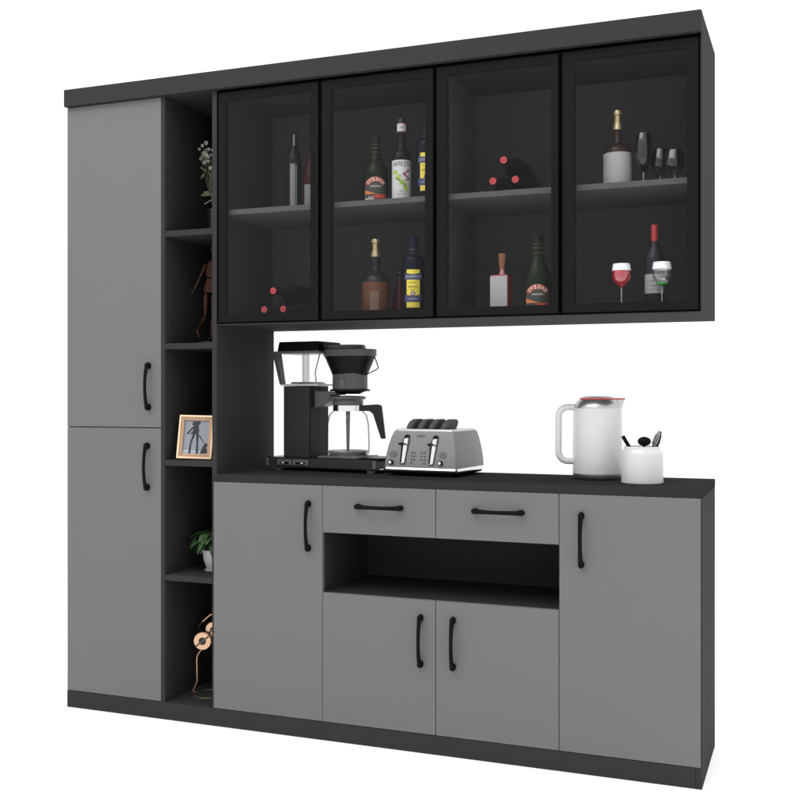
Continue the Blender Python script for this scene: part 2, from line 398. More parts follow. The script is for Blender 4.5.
# amber whisky bottle
x = at(375.5, 300, .14).x
t = bottle('whisky_bottle', 'amber whisky bottle with brass stopper on the cabinet floor beside yellow labelled bottle', 'bottle', x, .14, LO,
  [(.048, 0), (.051, .005), (.051, .128)], M_amber)
MB().lathe([(.051, .1282), (.050, .134), (.045, .147), (.034, .161), (.022, .170), (.0165, .178), (.016, .190), (.016, .230)]).build('shoulder', M_smoke, t, smooth=True)
stopper(t, .222, 1.15)
b = MB(); patch(b, .0515, -.020, .012, .025, .095); b.build('label', mat('label_tan', (.15, .09, .06), .6), t)
x = at(396.5, 300, .2).x
t = bottle('decanter', 'dark red cone shaped decanter with black finial standing behind the amber whisky bottle', 'decanter', x, .235, LO,
  [(.042, 0), (.043, .004), (.030, .06), (.018, .11), (.010, .15)], mat('decanter_red', (.06, .009, .012), .2, spec=.15))
MB().lathe([(.0005, .15), (.009, .15), (.007, .157), (.013, .166), (.014, .174), (.008, .184), (.0005, .187)]).build('finial', mat('finial', .015, .3), t, smooth=True)

# whisky with the white label, fourth door
x = at(617.5, 180, .14).x
t = bottle('whisky_bottle', 'whisky bottle with blank white label and brass stopper on upper shelf beside dark glasses', 'bottle', x, .14, SH,
  [(.044, 0), (.0455, .004), (.0455, .118), (.043, .130), (.030, .142), (.016, .148), (.0135, .155), (.0135, .20)], mat('brown_glass', (.025, .013, .010), .15, spec=.25))
stopper(t, .192)
b = MB(); patch(b, .046, -.0715, .0715, .003, .112, 28); b.build('label', mat('label_pale', .36, .6), t)

# corked flask with the square label
x = at(490, 300, .09).x
t = thing('square_flask', 'square red glass flask with large blank white label and cork', 'bottle', (x, .09, LO))
M_rg = mat('flask_red', (.30, .03, .04), .12)
MB().box(0, .0615, .0, .062, 0, .135).build('bottle_body', M_rg, t, bevel=.004, seg=3)
MB().lathe([(.011, .1345), (.011, .140), (.0075, .145), (.0075, .158)], c=(.034, .03, 0)).build('neck', mat('flask_pink', (.5, .2, .2), .2), t, smooth=True)
MB().lathe([(.0005, .156), (.009, .156), (.0135, .206), (.0125, .209), (.0005, .209)], c=(.034, .03, 0)).build('cork', M_cork, t, smooth=True)
MB().box(.001, .0605, -.0012, -.0002, .002, .130).build('label', mat('label_pale', .36, .6), t)

# lying wine bottles
def lying(cells, y, z, where, g):
    proto = None
    for k, ((dx, dz), lab) in enumerate(zip(cells[1], where)):
        if proto is None:
            o = thing('wine_bottle', lab, 'bottle', (0,0,0), 0, g)
            Mx = Matrix.Rotation(R(-90), 4, 'X')    # local z -> +y
            MB().lathe([(.0005, 0), (.0125, 0), (.0135, .002), (.0135, .085), (.018, .1), (.032, .125), (.0385, .145), (.0385, .285), (.036, .292), (.0005, .292)], M=Mx, seg=32).build('bottle_body', M_wine, o, smooth=True)
            MB().lathe([(.0005, -.001), (.0125, -.001), (.0142, .0015), (.0142, .060), (.0136, .061)], M=Mx, seg=32).build('capsule', mat('capsule_dark', (.02, .006, .008), .3), o, smooth=True)
            MB().lathe([(.0005, -.0022), (.0112, -.0022), (.0122, -.0008), (.0005, -.0008)], M=Mx, seg=32).build('capsule_top', mat('capsule_red', (.45, .04, .05), .45), o, smooth=True)
            b = MB(); b.box(-.006, .006, -.0026, -.0022, -.0035, -.001); b.box(-.004, .004, -.0026, -.0022, .002, .004); b.build('stamp', mat('stamp_red', (.25, .02, .02), .5), o)
            proto = o
        else:
            o = proto.copy(); S.collection.objects.link(o); o['label'] = lab
            for c in proto.children:
                d = c.copy(); S.collection.objects.link(d); d.parent = o
        o.location = (cells[0]+dx, y, z+dz)
tri = [(0, .0385), (.0775, .0385), (.0372, .1065)]
x = at(493, 180, .06).x
lying((x, tri), .06, SH, ['lying wine bottle with red cap on the upper shelf, left one of the lower two', 'lying wine bottle with red cap on the upper shelf, right one of the lower two', 'lying wine bottle with red cap on the upper shelf, resting on top of two'], 'wine bottles stacked on the upper shelf')
x = at(264.3, 305, .06).x
lying((x, [(0, .0385), (.0775, .0385), (.0372, .1065)]), .06, LO, ['lying wine bottle with red cap on the cabinet floor, left one of the lower two', 'lying wine bottle with red cap on the cabinet floor, right one of the lower two', 'lying wine bottle with red cap on the cabinet floor, resting on top of two'], 'wine bottles stacked on the cabinet floor')

# standing wine bottle with red capsule
x = at(654.5, 300, .13).x
t = bottle('wine_bottle', 'dark wine bottle with red neck capsule and pale label behind a clear glass', 'bottle', x, .13, LO,
  [(.029, 0), (.0315, .004), (.0315, .160), (.0290, .178), (.0200, .200), (.0120, .216), (.0092, .228), (.009, .24)], mat('wine_bluish', (.020, .020, .028), .25, spec=.2))
MB().lathe([(.0005, .226), (.0105, .226), (.0102, .270), (.0110, .271), (.0110, .279), (.0005, .280)]).build('capsule', mat('capsule_bright', (.42, .035, .04), .4), t, smooth=True)
b = MB(); patch(b, .032, -.042, .042, .055, .117, 20); b.build('label', mat('label_bone', .36, .6), t)
text('lettering', 'CHATEAU', .009, M_ink, t, wrap(.0325, .094), width=.036)
text('lettering', 'Margot', .008, M_ink, t, wrap(.0325, .080), width=.024)
text('lettering', 'BORDEAUX 2009', .005, M_ink, t, wrap(.0325, .067), width=.034)

# ------------------------------------------------------------------ stemware
M_dglass = sheer('dark_stemware', (.36, .36, .37), .045, .03)
M_stem = mat('stem_glass', .25, .1)
def stemglass(name, label, x, y, z, rb, zb, zt, rmax, rrim, m, mstem, fill=None):
    t = thing(name, label, 'glass', (x, y, z), 0)
    pr = []
    for i in range(15):
        u = i/14
        r = rmax*math.sin(math.pi/2*min(1, u/.5))**.75 if u < .5 else rmax+(rrim-rmax)*((u-.5)/.5)**1.6
        pr.append((max(.002, r), zb+(zt-zb)*u))
    inner = [(max(.001, r-.0012), q+.0006) for r, q in reversed(pr)]
    MB().lathe(pr+inner, seg=36).build('bowl', m, t, smooth=True)
    MB().lathe([(.0005, 0), (rb, 0), (rb, .0015), (.006, .004), (.0028, .012), (.0022, zb*.6), (.003, zb), (.0005, zb+.001)], seg=28).build('stem', mstem, t, smooth=True)
    return t, pr
x = at(643.5, 180, .12).x
stemglass('champagne_flute', 'tall dark tulip glass on upper shelf beside the white labelled whisky', x, .12, SH, .028, .042, .168, .0275, .021, M_dglass, M_stem)
x = at(660, 178, .14).x
stemglass('wine_glass', 'middle sized dark glass on upper shelf, between the tall and round ones', x, .15, SH, .026, .030, .118, .031, .023, M_dglass, M_stem)
x = at(675.5, 176, .12).x
stemglass('wine_glass', 'low round dark glass on upper shelf, the rightmost', x, .10, SH, .026, .022, .100, .0335, .025, M_dglass, M_stem)
for k, (px, lab) in enumerate(((621.5, 'wine glass of red wine standing on the cabinet floor'), (662, 'clear wine glass standing in front of the red capped bottle'))):
    y = .055+.0*k; x = at(px, 300, y).x
    t, pr = stemglass('wine_glass', lab, x, y, LO, .028, .070, .148, .031, .0265, sheer('bright_glass', (.96, .96, .96), .05, .03), M_stem if k == 0 else M_stem)
    lim = .126
    liq = [(r-.0016, q+.0008) for r, q in pr if q < lim]
    liq.append((liq[-1][0], lim))
    if k == 0:
        MB().lathe([(.0005, pr[0][1]+.001)]+liq+[(.0005, lim)], seg=36).build('wine', mat('red_wine', (.55, .02, .035), .2), t, smooth=True)
    else:
        MB().lathe([(.0005, .0735), (.018, .0795), (.018, .0825), (.0005, .0825)], seg=36).build('painted_green_reflection', mat('reflection_green', (.03, .38, .04), .2), t, smooth=True)  # green reflection of a bottle, put in as a coloured solid
    rim = [(r-.0002, q) for r, q in pr if q > lim-.002]
    MB().lathe([(rim[0][0]+.0004, lim)]+[(r+.0005, q) for r, q in rim[1:]], seg=36).build('painted_rim_glare', mat('rim_glare_white', .9, .5), t, smooth=True)  # bright look of the empty clear glass, painted as a white band

# ------------------------------------------------------------------ coffee machine on the counter
CT = .9252
CY0 = R(-7)
cm0 = at(265.8, 466, .262); cmx, cmy = cm0.x, .262
cm = thing('coffee_machine', 'black filter coffee machine with clear water tank on the counter', 'coffee machine', (cmx, cmy, CT), CY0)
Mc = Matrix.Translation((cmx, cmy, CT)) @ Matrix.Rotation(CY0, 4, 'Z'); Mi = Mc.inverted()
def loc(px, py, v, Minv=None):           # measured photo point -> local (u, z) at local depth v
    Minv = Minv or Mi
    o = Minv @ CAM; d = Minv.to_3x3() @ ray(px, py); k = (v-o.y)/d.y; q = o+d*k; return q.x, q.z
DV = .178
uR = loc(375.5, 470, 0)[0]; zb = .014; zt = loc(320, 459, 0)[1]
print('cm width', uR, 'zt', zt)
b = MB().box(.012, uR-.014, .002, DV, zb, zt).build('base', M_blk2, cm, bevel=.003)
for q0, q1 in ((0, .012), (uR-.014, uR)): MB().box(q0, q1, 0, DV, zb+.003, zt-.002).build('end_cap', mat('cap_grey', .10, .4), cm, bevel=.002)
MB().box(-.002, uR+.003, .004, DV+.002, zt-.003, zt+.0015).build('trim', M_blk, cm, bevel=.001)
for u in (.03, uR-.045):
    MB().box(u, u+.028, .014, .034, 0, zb).build('foot', M_gry, cm, bevel=.001)
MB().box(uR-.045, uR-.02, DV-.04, DV-.02, 0, zb).build('foot', M_gry, cm, bevel=.001)
for i, (xa, xb) in enumerate(((277.5, 291.5), (293, 308))):
    u0 = loc(xa, 461, 0)[0]; u1 = loc(xb, 461, 0)[0]
    sw = MB().box(u0, u1, -.0015, .003, zb+.008, zt-.007).build('switch_panel', mat('switch_grey', .11, .45), cm, bevel=.001)
    MB().box(u0+.012, u1-.012, -.004, -.001, zb+.012, zt-.014).build('switch', M_blk, sw, bevel=.0015)
    c = u0+(u1-u0)*(.42 if i == 0 else .62)
    MB().box(c-.006, c+.006, -.0052, -.0035, zb+.0145, zt-.0165).build('switch_mark', mat('mark_white', .85, .4), sw, bevel=.0006)
# hot plate
u0 = loc(319, 452, .02)[0]; u1 = uR-.004
MB().box(u0, u0+.175, .008, DV-.01, zt+.002, zt+.011).build('hot_plate', M_gry, cm, bevel=.003)
MB().box(u0+.177, u1+.012, .03, DV-.01, zt+.002, zt+.008).build('drip_tray', M_blk, cm, bevel=.002)
# tower
ua = loc(283.6, 420, .03)[0]; ub = loc(309.2, 420, .03)[0]; zT = loc(300, 386, .03)[1]
MB().box(ua, ub, .03, .165, zt+.0016, zT).build('tower', M_blk2, cm, bevel=.0015)
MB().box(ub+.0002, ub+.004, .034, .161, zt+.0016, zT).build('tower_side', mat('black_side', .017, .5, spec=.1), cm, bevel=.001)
# arm that carries the filter holder
zA = loc(325, 393, .08)[1]
uA = ub+.003; uE = loc(336, 393, .09)[0]
b = MB(); 
W_ = uE+.02-uA; poly = [(uA+.0005, zA-.058), (uA+.010, zA-.056)]+[(uA+.010+(W_*.62)*math.sin(R(q_)), zA-.008-.046*math.cos(R(q_))) for q_ in range(8, 91, 9)]+[(uE+.02, zA-.007), (uE+.02, zA+.001), (uA+.0005, zA+.010)]
b.prism(poly, .06, .135); b.build('arm', M_gry, cm, bevel=.002)
# water tank
zK0 = loc(300, 385, .03)[1]; zK1 = loc(300, 351, .03)[1]
u0b, u1b = loc(281, 385, .03)[0], loc(317, 385, .03)[0]; u0t, u1t = loc(275.5, 349, .03)[0], loc(319, 349, .03)[0]
def ring(u0, u1, v0, v1, z, c=.008):
    return [Vector(p) for p in ((u0+c, v0, z), (u1-c, v0, z), (u1, v0+c, z), (u1, v1-c, z), (u1-c, v1, z), (u0+c, v1, z), (u0, v1-c, z), (u0, v0+c, z))]
tank = MB().loft([ring(u0b, u1b, .028, .168, zK0), ring(u0t, u1t, .018, .176, zK1)], cap=False).build('water_tank', M_tank, cm)
MB().loft([ring(u0b-.003, u1b+.003, .024, .170, zK0-.003), ring(u0b-.003, u1b+.003, .024, .170, zK0+.004)]).build('tank_base', mat('plastic_pale', .5, .2), tank, bevel=.001)
MB().loft([ring(u0b+.03, u1b-.03, .04, .150, zK0+.005), ring(u0b+.035, u1b-.035, .045, .145, zK0+.012)]).build('tank_valve', mat('valve_grey', .22, .3), tank)
MB().loft([ring(u0t-.001, u1t+.001, .016, .178, zK1-.009), ring(u0t-.002, u1t+.002, .015, .179, zK1)]).build('tank_rim', M_gry, tank, bevel=.001)
# dark corner grip of the tank
b = MB(); b.loft([[Vector(p) for p in ((u0b-.003, .024, zK0+.002), (u0b+.010, .0235, zK0+.002), (u0b+.010, .050, zK0+.002), (u0b-.003, .050, zK0+.002))],
                  [Vector(p) for p in ((u0t-.005, .013, zK1), (u0t+.016, .0125, zK1), (u0t+.016, .048, zK1), (u0t-.005, .048, zK1))]])
b.build('tank_grip', mat('grip_grey', .06, .35), tank, bevel=.002)
ut = loc(304.5, 370, .08)[0]
MB().lathe([(.0145, zK0+.006), (.0145, zK1-.003)], c=(ut, .09, 0), seg=28).build('riser_tube', sheer('frosted_tube', (.70, .70, .69), .06, .3), tank, smooth=True)
MB().tube([(ut+.035, .11, zK0+.006), (ut+.030, .11, zK0+.05), (ut+.052, .11, zK1-.005)], .0022).build('float_wire', M_gry, tank, smooth=True)
zL = loc(300, 341.5, .03)[1]
ulr = loc(327, 345, .06)[0]
MB().loft([ring(u0t+.010, u1t+.002, .020, .172, zK1+.0005), ring(u0t+.014, u1t-.002, .026, .166, zL)]).build('tank_lid', M_blk, cm, bevel=.003)
MB().box(u1t-.002, ulr+.01, .055, .145, zL-.024, zL-.003).build('outlet_arm', M_blk2, cm, bevel=.004)
# filter holder
vF = .10
uF = (loc(325.5, 356, vF)[0]+loc(375, 356, vF)[0])/2; RF = (loc(375, 356, vF)[0]-loc(325.5, 356, vF)[0])/2*.97
zz = lambda py: loc(350, py, vF)[1]
uc = loc(350, 380, vF)[0]; Rc = (loc(366, 380, vF)[0]-loc(334, 380, vF)[0])/2*.97
def squ(r, z, u, n=40, e=.82):            # rounded-square ring
    pts = []
    for i in range(n):
        a = 2*math.pi*i/n; c, s_ = math.cos(a), math.sin(a)
        pts.append(Vector((u+r*math.copysign(abs(c)**e, c), vF+r*.62*math.copysign(abs(s_)**e, s_), z)))
    return pts
fh = MB().loft([squ(Rc*1.0, zz(376), uc), squ(RF*.96, zz(356.5), uF)], cap=True).build('filter_funnel', M_blk, cm, smooth=True)
MB().loft([squ(RF, zz(356.5)+.0005, uF), squ(RF*1.0, zz(349.5), uF)]).build('funnel_rim', M_gry, fh, bevel=.0015)
MB().loft([squ(RF*.78, zz(349.5)+.0005, uF-.02), squ(RF*.74, zz(345), uF-.02)]).build('funnel_lid', mat('lid_grey', .09, .4), fh, bevel=.002)
# lower cup with its wavy upper edge
rows = []
for j in range(5):
    row = []
    for i in range(48):
        a = 2*math.pi*i/48; c, s_ = math.cos(a), math.sin(a)
        top = zz(374.5)+(.0045*math.sin(a+2.2)); z0_ = zz(390); z_ = z0_+(top-z0_)*j/4; rr = Rc*(1+.015)
        row.append(Vector((uc+rr*math.copysign(abs(c)**.82, c), vF+rr*.66*math.copysign(abs(s_)**.82, s_), z_)))
    rows.append(row)
cup = MB().loft(rows).build('filter_cup', M_gry, fh, smooth=True)
us = loc(341, 381, vF-.06)[0]
MB().box(us-.014, us+.006, vF-Rc*.70-.002, vF-Rc*.6, zz(387), zz(378.5)).build('drip_stop', mat('cap_grey', .10, .4), fh, bevel=.002)
MB().loft([squ(Rc*1.16, zz(391.2), uc), squ(Rc*1.17, zz(389.2), uc)]).build('flange', M_blk, fh, bevel=.0008)
MB().loft([squ(Rc*.55, zz(394), uc), squ(Rc*.95, zz(391.2), uc)]).build('outlet', M_blk, fh)
w0, w1, w2 = loc(374.5, 356.5, vF), loc(378.3, 368, vF), loc(365.5, 375, vF)
MB().tube([(w0[0], vF, w0[1]), (w0[0]+(w1[0]-w0[0])*.9, vF, w1[1]+.008), (w1[0], vF, w1[1]), (w1[0]-.006, vF, w1[1]-.005), (w2[0], vF, w2[1])], .0022).build('wire_grip', M_blk, fh, smooth=True)

# glass carafe on the hot plate
vC = .09; z9 = lambda py: loc(347, py, vC)[1]
uC = (loc(326, 440, vC)[0]+loc(370.5, 440, vC)[0])/2; RC = .083
Wc = Mc @ Vector((uC, vC, zt+.0112)); z00 = zt+.0112
cf = thing('coffee_carafe', 'glass coffee carafe with black lid and handle on the hot plate', 'carafe', Wc, R(12))
h = lambda py: z9(py)-z00
RT = .056
MB().lathe([(.001, 0), (RC*.86, 0), (RC*.97, .006), (RC, .018), (RC*1.0, .05), (RC*.97, h(425)), (RC*.88, h(415)), (RT*1.02, h(410.5)), (RT, h(404)),
            (RT-.0015, h(404)), (RT*1.0-.001, h(410.5)), (RC*.86, h(415.3)), (RC*.95, h(425)), (RC*.98, .05), (RC*.98, .019), (RC*.95, .008), (RC*.84, .003), (.001, .003)], seg=56).build('glass_body', M_clear, cf, smooth=True)
MB().lathe([(RC*.80, .0035), (RC*.965, .017), (RC*.955, .0185), (RC*.78, .006)], seg=56).build('base_ring', mat('glass_edge', .28, .15), cf, smooth=True)
b = MB(); b.lathe([(RT+.0012, h(411)), (RT+.0012, h(405.3)), (RT-.001, h(405.3)), (RT-.001, h(411)), (RT+.0012, h(411))], seg=48); b.build('band', M_chrome, cf, smooth=True)
MB().lathe([(RT*.98, h(405.2)), (RT*1.04, h(404.5)), (RT*1.04, h(400.3)), (RT*.98, h(400))], seg=48).build('collar', M_gry, cf, smooth=True)
MB().lathe([(.001, h(399.8)), (RT*1.1, h(399.8)), (RT*1.24, h(398.5)), (RT*1.24, h(397)), (RT*1.05, h(396)), (.001, h(395.6))], seg=48).build('lid', mat('lid_grey', .09, .4), cf, smooth=True)
MB().lathe([(.0055, .006), (.0085, h(411)), (.010, h(405))], seg=20).build('mixing_tube', mat('tube_grey', .09, .3), cf, smooth=True)
k = 1/scl(Wc)
hx = lambda px: (px-347.7)*k
pl = [(hx(357.5), h(411)), (hx(370), h(411)), (hx(373.5), h(414)), (hx(381.5), h(438.5)), (hx(386), h(438.5)), (hx(382), h(405.5)), (hx(378), h(404.2)), (hx(357.5), h(405.5))]
MB().prism(pl, -.011, .011).build('handle', M_blk2, cf, bevel=.0035, seg=3)

# ------------------------------------------------------------------ toaster
TY = R(-5)
tp = at(456.2, 472.5, .142); tx, ty = tp.x, .142
ts = thing('toaster', 'grey four slice toaster with chrome levers and trim on the counter', 'toaster', (tx, ty, CT), TY)
Mt = (Matrix.Translation((tx, ty, CT)) @ Matrix.Rotation(TY, 4, 'Z')); Ti = Mt.inverted()
tl = lambda px, py, v: loc(px, py, v, Ti)
uL = tl(383.5, 466, 0)[0]; zB = tl(456, 470, 0)[1]; zT_ = tl(453, 431.8, .01)[1]
TD = .265
M_tb = mat('toaster_grey', .215, .42, .15, noise=.03, nscale=40, spec=.3)
print('toaster', uL, zB, zT_)
def tring(ins_l, ins_r, v0, v1, z, c=.012, n=5):
    pts = []; u0, u1 = uL+ins_l, -ins_r
    for (cx_, cy_, a0) in ((u1-c, v0+c, -90), (u1-c, v1-c, 0), (u0+c, v1-c, 90), (u0+c, v0+c, 180)):
        for i in range(n+1):
            a = R(a0+90*i/n); pts.append(Vector((cx_+c*math.cos(a), cy_+c*math.sin(a), z)))
    return pts
HB = zT_-zB
prof = [(0, 0), (.06, .0), (.2, .0015), (.4, .0060), (.6, .0130), (.8, .0215), (.93, .0290), (1, .0350)]
body = MB().loft([tring(i*1.0, i*.42, .002+i*.35, TD-i*1.0, zB+HB*t_) for t_, i in prof]).build('body', M_tb, ts, smooth=True)
MB().loft([tring(-.002, -.002, -.001, TD+.002, zB-.011, .014), tring(-.003, -.003, -.003, TD+.003, zB-.004, .014), tring(-.001, -.001, .0, TD+.001, zB+.002, .014)]).build('chrome_trim', M_chrome, ts, smooth=True)
MB().loft([tring(.006, .006, .01, TD-.008, .008, .014), tring(.002, .002, .004, TD-.003, zB-.011, .014)]).build('underside', M_blk, ts)
for (u, v) in ((uL+.035, .02), (-.035, .02), (uL+.035, TD-.035), (-.035, TD-.035)):
    MB().lathe([(.0005, 0), (.011, 0), (.012, .009), (.0005, .009)], c=(u, v, 0), seg=20).build('foot', M_blk, ts, smooth=True)
zP = zT_
top = MB().loft([tring(.038, .018, .016, TD-.04, zP-.001), tring(.039, .019, .018, TD-.041, zP+.006), tring(.042, .022, .022, TD-.045, zP+.0075)]).build('top_plate', M_steel, ts, smooth=True)
# front details stand on the leaning face
tilt = lambda z: .002+.35*max(0, (z-zB)/HB)**2*.035-.0008
zt2 = lambda px, py: tl(px, py, .004)
def face_pts(poly, off): return [Vector((u, tilt(z)-off, z)) for u, z in poly]
def plate(poly, o0, o1): return MB().loft([face_pts(poly, o0), face_pts(poly, o1)])
def disc(px, py, rx, rz, n=24):
    u, z = zt2(px, py); kk = 1/scl(Mt@Vector((u, 0, z))); return [(u+rx*kk*math.cos(2*math.pi*i/n), z+rz*kk*math.sin(2*math.pi*i/n)) for i in range(n)]
for (xt, yt, xb, yb) in ((405.8, 436, 403, 464.3), (434.5, 437, 431.5, 465.8)):
    pts = [(xt-2.2, yt), (xt+.5, yt-2), (xt+3.6, yt), (xt+3.8, yt+5), (xb+2.6, yb), (xb-2.4, yb), (xt-4.2, yt+6)]
    poly = [zt2(x_, y_) for x_, y_ in pts]
    ch = plate(poly, -.002, .0012).build('lever_channel', mat('recess_grey', .05, .4), ts, bevel=.0005)
    pts = [(xt-2, yt+3), (xt+2.3, yt+1.5), (xt+1.2, yt+12), (xb+1.6, yb-1.5), (xb-1.6, yb-1)]
    plate([zt2(x_, y_) for x_, y_ in pts], .001, .0030).build('slide', M_chrome, ch, bevel=.0008)
    pts = [(xt-4, yt+8.5), (xt-2.7, yt+8.5), (xb-1.2, yb-2), (xb-2.4, yb-2)]
    plate([zt2(x_, y_) for x_, y_ in pts], .001, .0042).build('slot', M_blk, ch)
    plate(disc(xt+1.2, yt+.3, 2.6, 1.5), .001, .006).build('release', M_blk, ch, bevel=.001)
    plate(disc(xt-3.6, yt+7.6, 2.6, 1.2), .004, .018).build('lever', M_blk, ch, bevel=.002)
for (xd, yd, xk, yk) in ((393.5, 454, 391.5, 462), (443, 455.2, 440.8, 463.3)):
    plate(disc(xd, yd, 4.1, 3.2), .0002, .0012).build('dial_plate', mat('dial_grey', .13, .4, .3), ts, bevel=.0004)
    plate(disc(xk, yk, 2.6, 2.6), .0002, .008).build('knob', M_blk, ts, bevel=.001)
    plate(disc(xk, yk, 1.6, 1.6), .008, .011).build('knob_cap', M_chrome, ts, bevel=.0008)
plate(disc(420, 436, 5, 1.2), .0002, .0016).build('emblem', mat('emblem_grey', .12, .4, .3), ts, bevel=.0004)
dots = [(412.2, 452.5), (414.8, 452.7), (412, 456), (414.7, 456.1), (411.8, 459.5), (414.4, 459.6), (411.6, 463), (421.6, 452.7), (424.9, 452.6), (421.5, 456.4), (424.8, 456.5), (421.3, 459.9), (424.5, 460), (424.2, 463.5)]
for (x_, y_) in dots: plate(disc(x_, y_, .75, .75, 10), .0002, .0014).build('button', mat('button_dark', .03, .4), ts)
# toast slices
def toast(px, lab, du):
    c = tl(px, 420, .10); u = c[0]
    w = Mt @ Vector((u, .10, zP+.0078))
    b = MB(); hh = .034; L = .10
    def rr(x, s_): 
        pts = []
        for (y_, z_) in ((-L/2, 0), (-L/2, hh*.4), (-L/2+.005, hh*.68), (-L/2+.015, hh*.87), (-L/2+.032, hh), (L/2-.032, hh), (L/2-.015, hh*.87), (L/2-.005, hh*.68), (L/2, hh*.4), (L/2, 0)):
            pts.append(Vector((x+z_*.42, y_*s_, z_*(1 if s_ == 1 else .96))))
        return pts
    b.loft([rr(-.0120, .90), rr(-.0085, 1), rr(.0085, 1), rr(.0120, .90)])
    o = b.build('toast_slice', mat('dark_toast', (.075, .072, .07), .75, noise=.25, nscale=90, bump=.5, bscale=500), None, bevel=.0015, smooth=True)
    o.location = w; o.rotation_euler = (0, 0, TY+du); o['label'] = lab; o['category'] = 'toast'; o['group'] = 'toast slices in the toaster'
toast(414.5, 'dark toast slice sticking out of the toaster, nearest to the coffee machine', 0)
toast(425.5, 'dark toast slice sticking out of the toaster, second from the coffee machine', 0)
toast(436.5, 'dark toast slice sticking out of the toaster, third from the coffee machine', 0)
toast(448.5, 'dark toast slice sticking out of the toaster, nearest to the kettle side', 0)

# ------------------------------------------------------------------ kettle
kx, ky = 1.996, .292
fw = FPX/scl((kx, ky, 1)); kk = fw/FPX
kc = 597.5
kx = at(597.5, 440, ky).x
kt = thing('electric_kettle', 'white electric kettle with steel base and thin red lid ring', 'kettle', (kx, ky, CT), YAW)
kz = lambda py: CZ-(py-HY)*kk-CT
Rk = 24.6*kk
z0 = kz(477.2)*0
MB().lathe([(.0005, 0), (Rk*.90, 0), (Rk*.955, .004), (Rk*.985, .010), (Rk*.99, kz(472.8))], seg=64).build('base_band', M_steel, kt, smooth=True)
body = MB().lathe([(Rk*.99, kz(472.7)), (Rk, kz(471.8)), (Rk*.975, kz(409)), (Rk*.965, kz(408)), (.0005, kz(408))], seg=64).build('body', M_white, kt, smooth=True)
MB().lathe([(Rk*.968, kz(408.2)), (Rk*.955, kz(406)), (Rk*.86, kz(402)), (Rk*.77, kz(399.6)), (.0005, kz(399.4))], seg=64).build('collar', mat('satin_steel', .50, .30, .9), kt, smooth=True)
MB().lathe([(.0005, kz(399.5)), (Rk*.72, kz(399.5)), (Rk*.73, kz(398.0)), (.0005, kz(398.0))], seg=64).build('lid_ring', mat('ring_red', (.52, .05, .06), .35), kt, smooth=True)
MB().lathe([(Rk*.66, kz(398.0)), (Rk*.58, kz(396.6)), (Rk*.42, kz(396.0)), (.0005, kz(396.0))], seg=64).build('lid', mat('lid_silver', .45, .3, .4), kt, smooth=True)
# spout
s0, s1 = kz(407.5), kz(399.5)
b = MB(); b.loft([[Vector((Rk*.80, -.022, s0)), Vector((Rk*.97, -.008, s0-.004)), Vector((Rk*.97, .008, s0-.004)), Vector((Rk*.80, .022, s0))],
                  [Vector((Rk*.72, -.024, s1)), Vector((Rk*1.10, -.007, s1)), Vector((Rk*1.10, .007, s1)), Vector((Rk*.72, .024, s1))]])
sp = b.build('spout', M_white, kt, bevel=.002)
b = MB(); b.loft([[Vector((Rk*.5, -.026, s1+.0003)), Vector((Rk*1.11, -.008, s1+.0003)), Vector((Rk*1.11, .008, s1+.0003)), Vector((Rk*.5, .026, s1+.0003))],
                  [Vector((Rk*.5, -.026, s1+.005)), Vector((Rk*1.11, -.008, s1+.005)), Vector((Rk*1.11, .008, s1+.005)), Vector((Rk*.5, .026, s1+.005))]])
b.build('spout_trim', mat('ring_red', (.52, .05, .06), .35), kt, bevel=.001)
hxk = lambda px: (px-kc)*kk
zt_, zb_ = kz(407.0), kz(460.8); xo = hxk(558.6)
pts = [(hxk(574.5), 0, zt_)]; cr = 9.5*kk
pts.append((xo+cr*1.15, 0, zt_))
for i in range(1, 8): a = R(90+90*i/8); pts.append((xo+cr+cr*math.cos(a), 0, zt_-cr+cr*math.sin(a)))
pts.append((xo, 0, zt_-cr)); pts.append((xo, 0, zb_+cr))
for i in range(1, 8): a = R(180+90*i/8); pts.append((xo+cr+cr*math.cos(a), 0, zb_+cr+cr*math.sin(a)))
pts.append((xo+cr*1.15, 0, zb_)); pts.append((hxk(575), 0, zb_))
MB().tube(pts, 3.25*kk, seg=20).build('handle', M_white, kt, smooth=True)

# ------------------------------------------------------------------ utensil jar
jy = .175; jx = at(642.3, 465, jy).x; kj = 1/scl((jx, jy, 1)); jz = lambda py: CZ-(py-HY)*kj-CT
RJ = 20.9*kj
jar = thing('utensil_jar', 'glossy white ceramic jar holding black utensils on the counter', 'jar', (jx, jy, CT), face_cam(jx, jy))
hN = jz(446.2)
MB().lathe([(.0005, 0), (RJ*.95, 0), (RJ*.995, .003), (RJ, .008), (RJ*.985, jz(454)), (RJ*.955, jz(451.3)), (RJ*.885, jz(449.6)), (RJ*.87, jz(449)), (RJ*.87, hN-.001), (RJ*.86, hN),
            (RJ*.82, hN), (RJ*.81, hN-.002), (RJ*.82, jz(450)), (RJ*.93, jz(455)), (RJ*.93, .01), (.0005, .006)], seg=64).build('jar_body', M_ceram, jar, smooth=True)
base = Vector((jx, jy, CT))
Mj = Matrix.Translation(base) @ Matrix.Rotation(face_cam(jx, jy), 4, 'Z')
jl = lambda px, py: Vector(((px-642.3)*kj, 0, jz(py)))
def utensil(name, lab, parts):
    t = thing(name, lab, 'utensil', base+Vector((0, 0, .008)), face_cam(jx, jy))
    for nm, mb, m in parts:
        o = mb.build(nm, m, t, smooth=True, bevel=0); o.location = (0, 0, -.008)
    return t
a, c = jl(623.3, 436), jl(644, 472)
